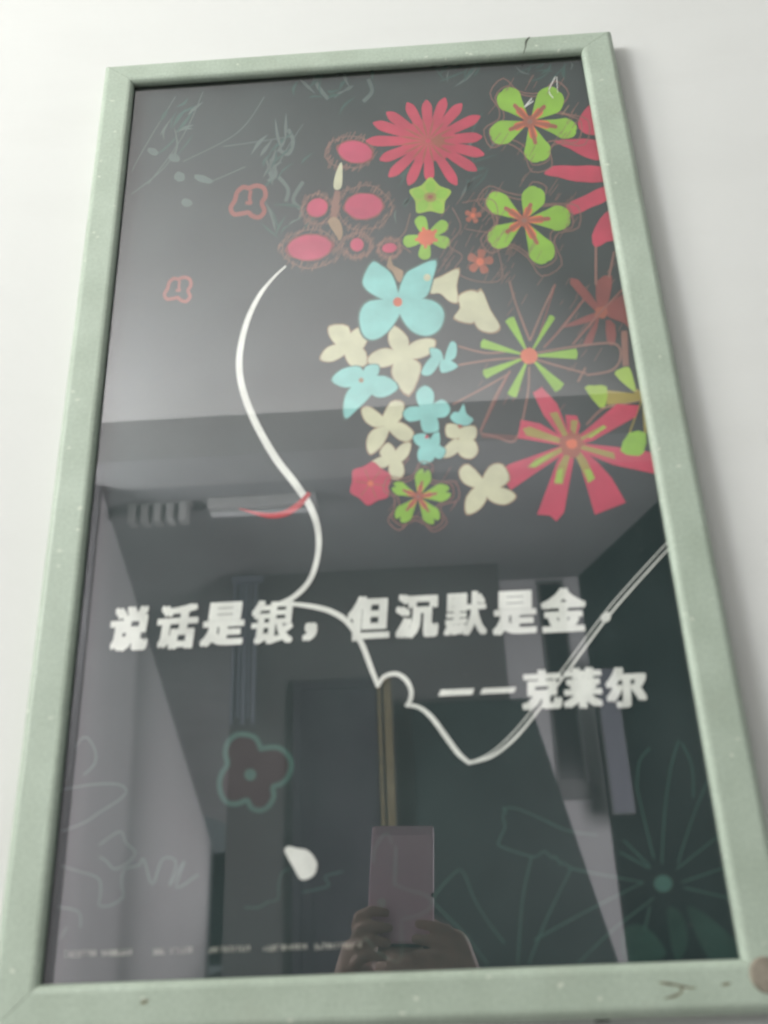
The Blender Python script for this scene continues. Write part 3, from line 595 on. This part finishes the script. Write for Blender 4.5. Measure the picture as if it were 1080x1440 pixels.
# white contour line, red stroke, falling petal ------------------------------------------
p = Print()
p.stroke([(402,374,2.2),(385,390,3.5),(365,415,5.7),(348,450,7.4),(338,490,8.7),(337,525,9.1),(345,560,9.6),(362,600,10.0),(388,645,10.4),(415,680,10.4),(436,712,9.6),(447,745,8.7),(447,780,7.8),(436,815,7.4),(415,838,7.4),(393,849,5.2)], 8, 'white')
p.stroke([(388,851,2.6),(405,849,5.2),(440,853,7.0),(468,861,7.8),(490,876,8.3),(508,904,7.8),(521,937,7.4),(532,966,6.1)], 8, 'white')
p.stroke([(530,966,5.2),(540,952,6.1),(556,947.5,6.5),(570,955,7.0),(578,970,6.5),(577,984,6.1),(571,994,5.2)], 7, 'white')
p.stroke([(570,991,5.2),(590,995,6.1),(608,1010,7.0),(630,1040,7.4),(645,1060,7.0),(660,1073,5.2)], 7, 'white')
p.build('contour_line', 'white line tracing a face in profile')
p = Print()
base = [(658,1073),(690,1062),(720,1038),(750,1003),(790,950),(850,869),(890,822),(945,762)]
for off, w0, w1 in ((-4.4, 1.8, 1.8), (3.0, 5.0, 2.6)):
    pts = []
    for i, q in enumerate(base):
        a = Vector(base[max(i-1,0)]); b = Vector(base[min(i+1,len(base)-1)]); d = (b-a).normalized(); n = Vector((-d.y, d.x)); k = min(1, i/1.5)
        pts.append((q[0] + n.x*off*k, q[1] + n.y*off*k, w0 + (w1 - w0)*i/(len(base)-1)))
    p.stroke(pts, 3, 'white')
p.ell(852, 868, 8, 6.5, 'white', -.7, None, 14, .15); p.build('contour_line', 'thin double white line rising to the right rail')
p = Print(); p.stroke([(335,715,.6),(357,721,4),(379,725,7),(401,722,8.5),(420,710,8.5),(435,693,6)], 6, 'red'); p.build('lip_stroke', 'red stroke crossing the white contour line')
p = Print(); p.poly([(406,1190),(418,1193),(431,1195),(441,1204),(446,1216),(442,1230),(430,1237),(421,1235),(413,1221),(404,1205),(400,1195)], 'white'); p.build('falling_petal', 'small white petal shape')

# lettering --------------------------------------------------------------------------------
def glyph_mesh(ch):
    cu = bpy.data.curves.new('glyph', 'FONT'); cu.body = ch; cu.size = 1.0; cu.resolution_u = 3
    o = bpy.data.objects.new('glyph', cu); C.objects.link(o)
    dg = bpy.context.evaluated_depsgraph_get(); dg.update()
    me = bpy.data.meshes.new_from_object(o.evaluated_get(dg))
    v = [(q.co.x, q.co.y) for q in me.vertices]; f = [list(q.vertices) for q in me.polygons]
    bpy.data.objects.remove(o); bpy.data.curves.remove(cu); bpy.data.meshes.remove(me)
    return v, f
def glyph(ch, x0, x1, y0, y1, bold=3.2, slant=0.0, ink='white', parent_name='printed_character'):
    v, f = glyph_mesh(ch)
    if not v: return
    ax, bx = min(q[0] for q in v), max(q[0] for q in v); ay, by = min(q[1] for q in v), max(q[1] for q in v)
    x0 += bold/2; x1 -= bold/2; y0 += bold*.32; y1 -= bold*.32
    V = []; Fc = []
    # centre line of the character on the sheet, upright along the frame
    c = unp((x0+x1)/2, (y0+y1)/2, Y_SHEET)
    pl = unp(x0, (y0+y1)/2, Y_SHEET); pr = unp(x1, (y0+y1)/2, Y_SHEET); pt = unp((x0+x1)/2, y0, Y_SHEET); pb_ = unp((x0+x1)/2, y1, Y_SHEET)
    w, h = (pr - pl).length, (pt - pb_).length
    px = w / max(1, (x1 - x0))
    offs = [(0,0),(-.5,0),(.5,0),(-.25,.32),(.25,-.32),(-.5,.32),(.5,.32),(-.5,-.32),(.5,-.32)] if bold else [(0,0)]
    for dx, dz in offs:
        y = level(); s = len(V)
        for gx, gz in v:
            u = (gx - ax) / (bx - ax) - .5; q = (gz - ay) / (by - ay) - .5
            V.append((c.x + u*w + dx*bold*px + slant*q*h, y, c.z + q*h + dz*bold*px))
        Fc += [[s + i for i in fc] for fc in f]
    LV[0] -= len(offs)
    me = bpy.data.meshes.new(parent_name); me.from_pydata(V, [], Fc); me.update(); me.materials.append(IM[ink])
    o = bpy.data.objects.new(parent_name, me); C.objects.link(o); o.parent = SH
    return o
for ch, a in (('说',(155,211,853,916)),('话',(221,278,850,913)),('是',(285,345,847,909)),('银',(353,414,844,906)),('，',(426,446,876,902)),
              ('但',(489,549,838,901)),('沉',(556,617,835,898)),('默',(625,685,832,894)),('是',(693,755,831,893)),('金',(760,824,827,889)),
              ('克',(734,790,942,998)),('莱',(792,847,939,996)),('尔',(851,909,938,995))):
    glyph(ch, *a, bold=7.0 if ch not in '默银' else 4.8, slant=0.10)
LV[0] += 12
p = Print(); y = level(); p.poly([(616,979),(620,970),(667,968),(664,977)], 'white', y, 0); p.poly([(675,976),(679,968),(726,966),(723,974)], 'white', y, 0); p.build('printed_dash')
# tiny illegible imprint line: only its broken rhythm of marks can be seen
p = Print(); y = level()
for x0_, x1_, y0_ in ((91,133,1342),(142,184,1340.5),(215,228,1338.5),(240,272,1337.5),(293,352,1336),(370,428,1333.5),(443,508,1331)):
    x = x0_
    while x < x1_:
        w = random.uniform(2.5, 5); yb_ = y0_ - (x - x0_) * .045
        for k in range(3):
            a_ = random.uniform(0, w); z_ = yb_ + random.uniform(-4, 4)
            if random.random() < .5: p.stroke([(x, z_), (x + w, z_)], 1.5, 'smalltype', y, None, 1)
            else: p.stroke([(x + a_, yb_ - 4), (x + a_, yb_ + 4)], 1.5, 'smalltype', y, None, 1)
        x += w + random.uniform(1.2, 2.5)
p.build('small_print')

# wear on the frame ---------------------------------------------------------------------------
def decal(name, strokes, parent, y, m):
    V = []; Fc = []
    for pts in strokes:
        p_ = smooth_open(pts, 4); n = len(p_); s = len(V)
        for i, q in enumerate(p_):
            d = p_[min(i+1, n-1)] - p_[max(i-1, 0)]; d = Vector((d.x, d.y)).normalized(); nn = Vector((-d.y, d.x)) * q.z/2
            V += [tuple(unp(q.x + nn.x, q.y + nn.y, y)), tuple(unp(q.x - nn.x, q.y - nn.y, y))]
        Fc += [[s+2*i, s+2*i+1, s+2*i+3, s+2*i+2] for i in range(n-1)]
    me = bpy.data.meshes.new(name); me.from_pydata(V, [], Fc); me.update(); me.materials.append(m)
    o = bpy.data.objects.new(name, me); C.objects.link(o); o.parent = parent
    if parent.type == 'EMPTY': o.matrix_parent_inverse = Matrix.Translation(-parent.location)
    return o
stain = mat('brown_stain', (0.20, 0.20, 0.14), .7, .2, .3, 300)
yf = Y_FACE - 0.00006
decal('stain', [[(926,1381,2),(935,1383,5),(950,1385,4),(958,1388,4),(958,1395,4),(948,1401,5),(934,1404,2)], [(958,1387,4),(970,1389,4),(979,1389,2)]], R_bot, yf, stain)
decal('stain', [[(1014,1385,2),(1021,1384,6),(1028,1382,2)]], R_bot, yf, stain)
decal('stain', [[(197,1412,2),(203,1409,7),(210,1406,1)]], R_bot, yf, stain)
decal('crack', [[(745,52,1.5),(740,58,3),(739,66,1.5),(736,75,1)]], R_top, yf, mat('crack_dark', (0.07, 0.08, 0.06)))
# round brown cap on the lower right corner
cc = unp(1078, 1371, Y_FACE - 0.0005)
bm = bmesh.new()
bmesh.ops.create_cone(bm, cap_ends=True, segments=28, radius1=0.0098, radius2=0.0088, depth=0.0018, matrix=Matrix.Translation((cc.x, Y_FACE - 0.0008, cc.z)) @ Matrix.Rotation(math.pi/2, 4, 'X'))
me = bpy.data.meshes.new('screw_cap'); bm.to_mesh(me); bm.free()
o = link('screw_cap', me, FR, mat('cap_brown', (0.27, 0.24, 0.19), .6, .3, .25, 150)); o['label'] = 'round brown cap on the lower right frame corner'
# marks on the wall
decal('wall_mark', [[(836,1436,3),(845,1434,8),(853,1434,6),(858,1436,2)]], wall, Y_WALL - 0.0002, mat('mark_dark', (0.05, 0.05, 0.045)))

# ------------------------------------------------------------------ the phone and the person holding it (seen in the glass)
def loc3(u, v, w): return CP + RX * (u/1000) - RD * (v/1000) + RF * (w/1000)      # millimetres right, up, forward of the lens
PM = Matrix(((RX.x, RF.x, -RD.x, CP.x), (RX.y, RF.y, -RD.y, CP.y), (RX.z, RF.z, -RD.z, CP.z), (0, 0, 0, 1)))
PH = empty('mobile_phone', tuple(loc3(-34, -47, -6)), 'mauve mobile phone held upright in both hands, mirrored in the glass', 'phone')
mauve = mat('mauve_shell', (0.92, 0.64, 0.76), .35, .5, .04, 20)
box('body', -.081, .0005, -.0105, -.0025, -.056, .091, mauve, PH, 0.0030, PM)
box('top_band', -.076, -.0015, -.0024, -.0019, .078, .0905, mat('mauve_band', (0.74, 0.53, 0.63), .3), PH, 0, PM)
box('screen', -.075, -.003, -.0111, -.0106, -.035, .082, mat('screen_black', (0.02, 0.02, 0.02), .1), PH, 0, PM)
def disc(name, u, v, r_, w, m, depth=0.0008):
    bm = bmesh.new(); bmesh.ops.create_cone(bm, cap_ends=True, segments=24, radius1=r_, radius2=r_*.9, depth=depth, matrix=PM @ Matrix.Translation((u, w, v)) @ Matrix.Rotation(-math.pi/2, 4, 'X'))
    me = bpy.data.meshes.new(name); bm.to_mesh(me); bm.free(); return link(name, me, PH, m)
disc('fingerprint_sensor', -.064, -.010, .0060, -.0019, mat('sensor_grey', (0.85, 0.80, 0.80), .5))
disc('camera_lens', 0, 0, .003, -.0022, mat('screen_black', (0.02, 0.02, 0.02), .1), .0004)

def capsule(bm, a, b_, ra, rb, seg=14):
    a, b_ = Vector(a), Vector(b_); d = b_ - a
    if d.length > 1e-6:
        q = d.to_track_quat('Z', 'Y').to_matrix().to_4x4()
        bmesh.ops.create_cone(bm, cap_ends=True, segments=seg, radius1=ra, radius2=rb, depth=d.length, matrix=Matrix.Translation((a + b_)/2) @ q)
    for p_, r_ in ((a, ra), (b_, rb)): bmesh.ops.create_icosphere(bm, subdivisions=2, radius=r_, matrix=Matrix.Translation(p_))
caps = []                                # (a, b, ra, rb, what)
def chain(pts, what):
    for i in range(len(pts) - 1): caps.append((Vector(pts[i][0]), Vector(pts[i+1][0]), pts[i][1], pts[i+1][1], what))
BX, BY = -0.01, -1.02
chain([((BX-.07,BY,.96),.125),((BX-.06,BY,1.15),.115),((BX-.08,BY+.01,1.32),.115)], 'shirt'); chain([((BX+.07,BY,.96),.125),((BX+.06,BY,1.15),.115),((BX+.08,BY+.01,1.32),.115)], 'shirt')
chain([((BX-.16,BY+.01,1.40),.062),((BX+.16,BY+.01,1.40),.062)], 'shirt')
chain([((BX,BY+.01,1.40),.058),((BX,BY+.03,1.50),.052)], 'skin')
chain([((BX,BY+.035,1.585),.078),((BX,BY+.02,1.615),.088)], 'skin'); chain([((BX,BY+.075,1.535),.045),((BX,BY+.06,1.56),.062)], 'skin')
chain([((BX,BY+.115,1.60),.011),((BX,BY+.128,1.572),.014)], 'skin')
for s in (-1, 1):
    chain([((BX+s*.08,BY+.01,1.57),.018),((BX+s*.082,BY+.005,1.60),.02)], 'skin')
    chain([((BX+s*.09,BY,.95),.10),((BX+s*.10,BY+.02,.52),.062),((BX+s*.10,BY-.01,.12),.042)], 'trousers')
    chain([((BX+s*.10,BY-.02,.05),.045),((BX+s*.11,BY+.17,.038),.036)], 'shoe')
sh = lambda s: (BX+s*.185, BY+.01, 1.40)
LWR, RWR = loc3(-92, -128, -26), loc3(30, -126, -26)
chain([(sh(-1),.058),((BX-.185,-.845,1.545),.046)], 'shirt'); chain([((BX-.185,-.845,1.545),.044),(LWR,.028)], 'sleeve')
chain([(sh(1),.058),((BX+.215,-.845,1.535),.046)], 'shirt'); chain([((BX+.215,-.845,1.535),.044),(RWR,.028)], 'sleeve')
# left hand: palm, four fingers across the back of the phone, thumb on the screen side
chain([(LWR,.027),(loc3(-98,-94,-18),.023),(loc3(-97,-64,-14),.016)], 'skin'); chain([(LWR,.025),(loc3(-82,-98,-22),.020),(loc3(-92,-78,-18),.016)], 'skin')
for k, (v0, l, r_) in enumerate(((-28, .70, 6.6), (-46, .85, 7.0), (-63, .8, 6.8), (-80, .7, 6.0))):
    chain([(loc3(-94, v0-10, -8), r_/1000*1.12), (loc3(-90, v0-2, 5), r_/1000*1.08), (loc3(-75, v0+4, 8.5), r_/1000), (loc3(-75+26*l, v0+3, 5.6), r_/1000*.82)], 'skin')
chain([(loc3(-84,-78,-22),.014),(loc3(-78,-45,-26),.011),(loc3(-62,-22,-22),.009)], 'skin')
# right hand, kept clear of the lens
chain([(RWR,.027),(loc3(30,-88,-16),.026),(loc3(24,-58,-12),.021)], 'skin'); chain([(RWR,.025),(loc3(12,-92,-20),.022),(loc3(16,-64,-16),.019)], 'skin')
for k, (v0, l, r_) in enumerate(((-40, .8, 6.4), (-57, .95, 6.8), (-74, .9, 6.6), (-90, .75, 5.8))):
    chain([(loc3(26, v0-12, -8), r_/1000*1.1), (loc3(18, v0-5, 5), r_/1000*1.05), (loc3(2, v0-2, 8.2), r_/1000), (loc3(2-24*l, v0+1, 7.0), r_/1000*.85)], 'skin')
chain([(loc3(20,-88,-22),.014),(loc3(14,-55,-26),.011),(loc3(0,-30,-22),.009)], 'skin')
bm = bmesh.new()
for a, b_, ra, rb, w_ in caps: capsule(bm, a, b_, ra, rb)
me = bpy.data.meshes.new('body'); bm.to_mesh(me); bm.free()
tmp = bpy.data.objects.new('body_tmp', me); C.objects.link(tmp)
md = tmp.modifiers.new('r', 'REMESH'); md.mode = 'VOXEL'; md.voxel_size = 0.0028; md.use_smooth_shade = True
ms = tmp.modifiers.new('s', 'SMOOTH'); ms.factor = .5; ms.iterations = 2
dg = bpy.context.evaluated_depsgraph_get(); dg.update()
me2 = bpy.data.meshes.new_from_object(tmp.evaluated_get(dg)); bpy.data.objects.remove(tmp)
me2.name = 'body'; me2.materials.clear()
PE = empty('person', (BX, BY, 0), 'person in dark navy top raising a phone in both hands, mirrored in glass', 'person')
names = ['skin', 'shirt', 'sleeve', 'trousers', 'shoe']
cols = [mat('skin', (0.52, 0.34, 0.28), .55, .35, .12, 60), mat('navy_shirt', (0.03, 0.035, 0.055), .85, .2, .2, 40), mat('navy_shirt', (0.03, 0.035, 0.055)), mat('dark_trousers', (0.03, 0.03, 0.035), .85), mat('black_shoe', (0.02, 0.02, 0.02), .5)]
bo = link('body', me2, PE, cols)
import numpy as np
cn = np.zeros(len(me2.polygons) * 3); me2.polygons.foreach_get('center', cn); cn = cn.reshape(-1, 3)
bd = np.full(len(cn), 1e9); bi = np.zeros(len(cn), int)
for a, b_, ra, rb, w_ in caps:
    A = np.array(a); D = np.array(b_) - A; tt = np.clip((cn - A) @ D / max(1e-9, D @ D), 0, 1)
    dist = np.linalg.norm(cn - (A + tt[:, None] * D), axis=1) - (ra + (rb - ra) * tt)
    k = dist < bd; bd[k] = dist[k]; bi[k] = names.index(w_)
me2.polygons.foreach_set('material_index', bi.astype(np.int32)); me2.update()
# hair cap and face details
bm = bmesh.new(); bmesh.ops.create_icosphere(bm, subdivisions=4, radius=0.098, matrix=Matrix.Translation((BX, BY+.012, 1.622)))
for v in [v for v in bm.verts if (v.co.y > BY+.055 and v.co.z < 1.665) or v.co.z < 1.545]: bm.verts.remove(v)
for v in bm.verts: v.co += v.co.normalized() * random.uniform(-.0015, .0015)
bmesh.ops.solidify(bm, geom=bm.faces[:], thickness=0.006)
me = bpy.data.meshes.new('hair'); bm.to_mesh(me); bm.free(); link('hair', me, PE, mat('black_hair', (0.015, 0.013, 0.012), .5, .4, .3, 120))
for s in (-1, 1):
    bm = bmesh.new(); bmesh.ops.create_icosphere(bm, subdivisions=2, radius=.011, matrix=Matrix.Translation((BX + s*.032, BY+.103, 1.605)))
    me = bpy.data.meshes.new('eye'); bm.to_mesh(me); bm.free(); link('eye', me, PE, mat('eye_dark', (0.08, 0.06, 0.05), .2))
box('mouth', BX-.022, BX+.022, BY+.110, BY+.119, 1.531, 1.540, mat('lip', (0.30, 0.12, 0.11)), PE, 0.003)
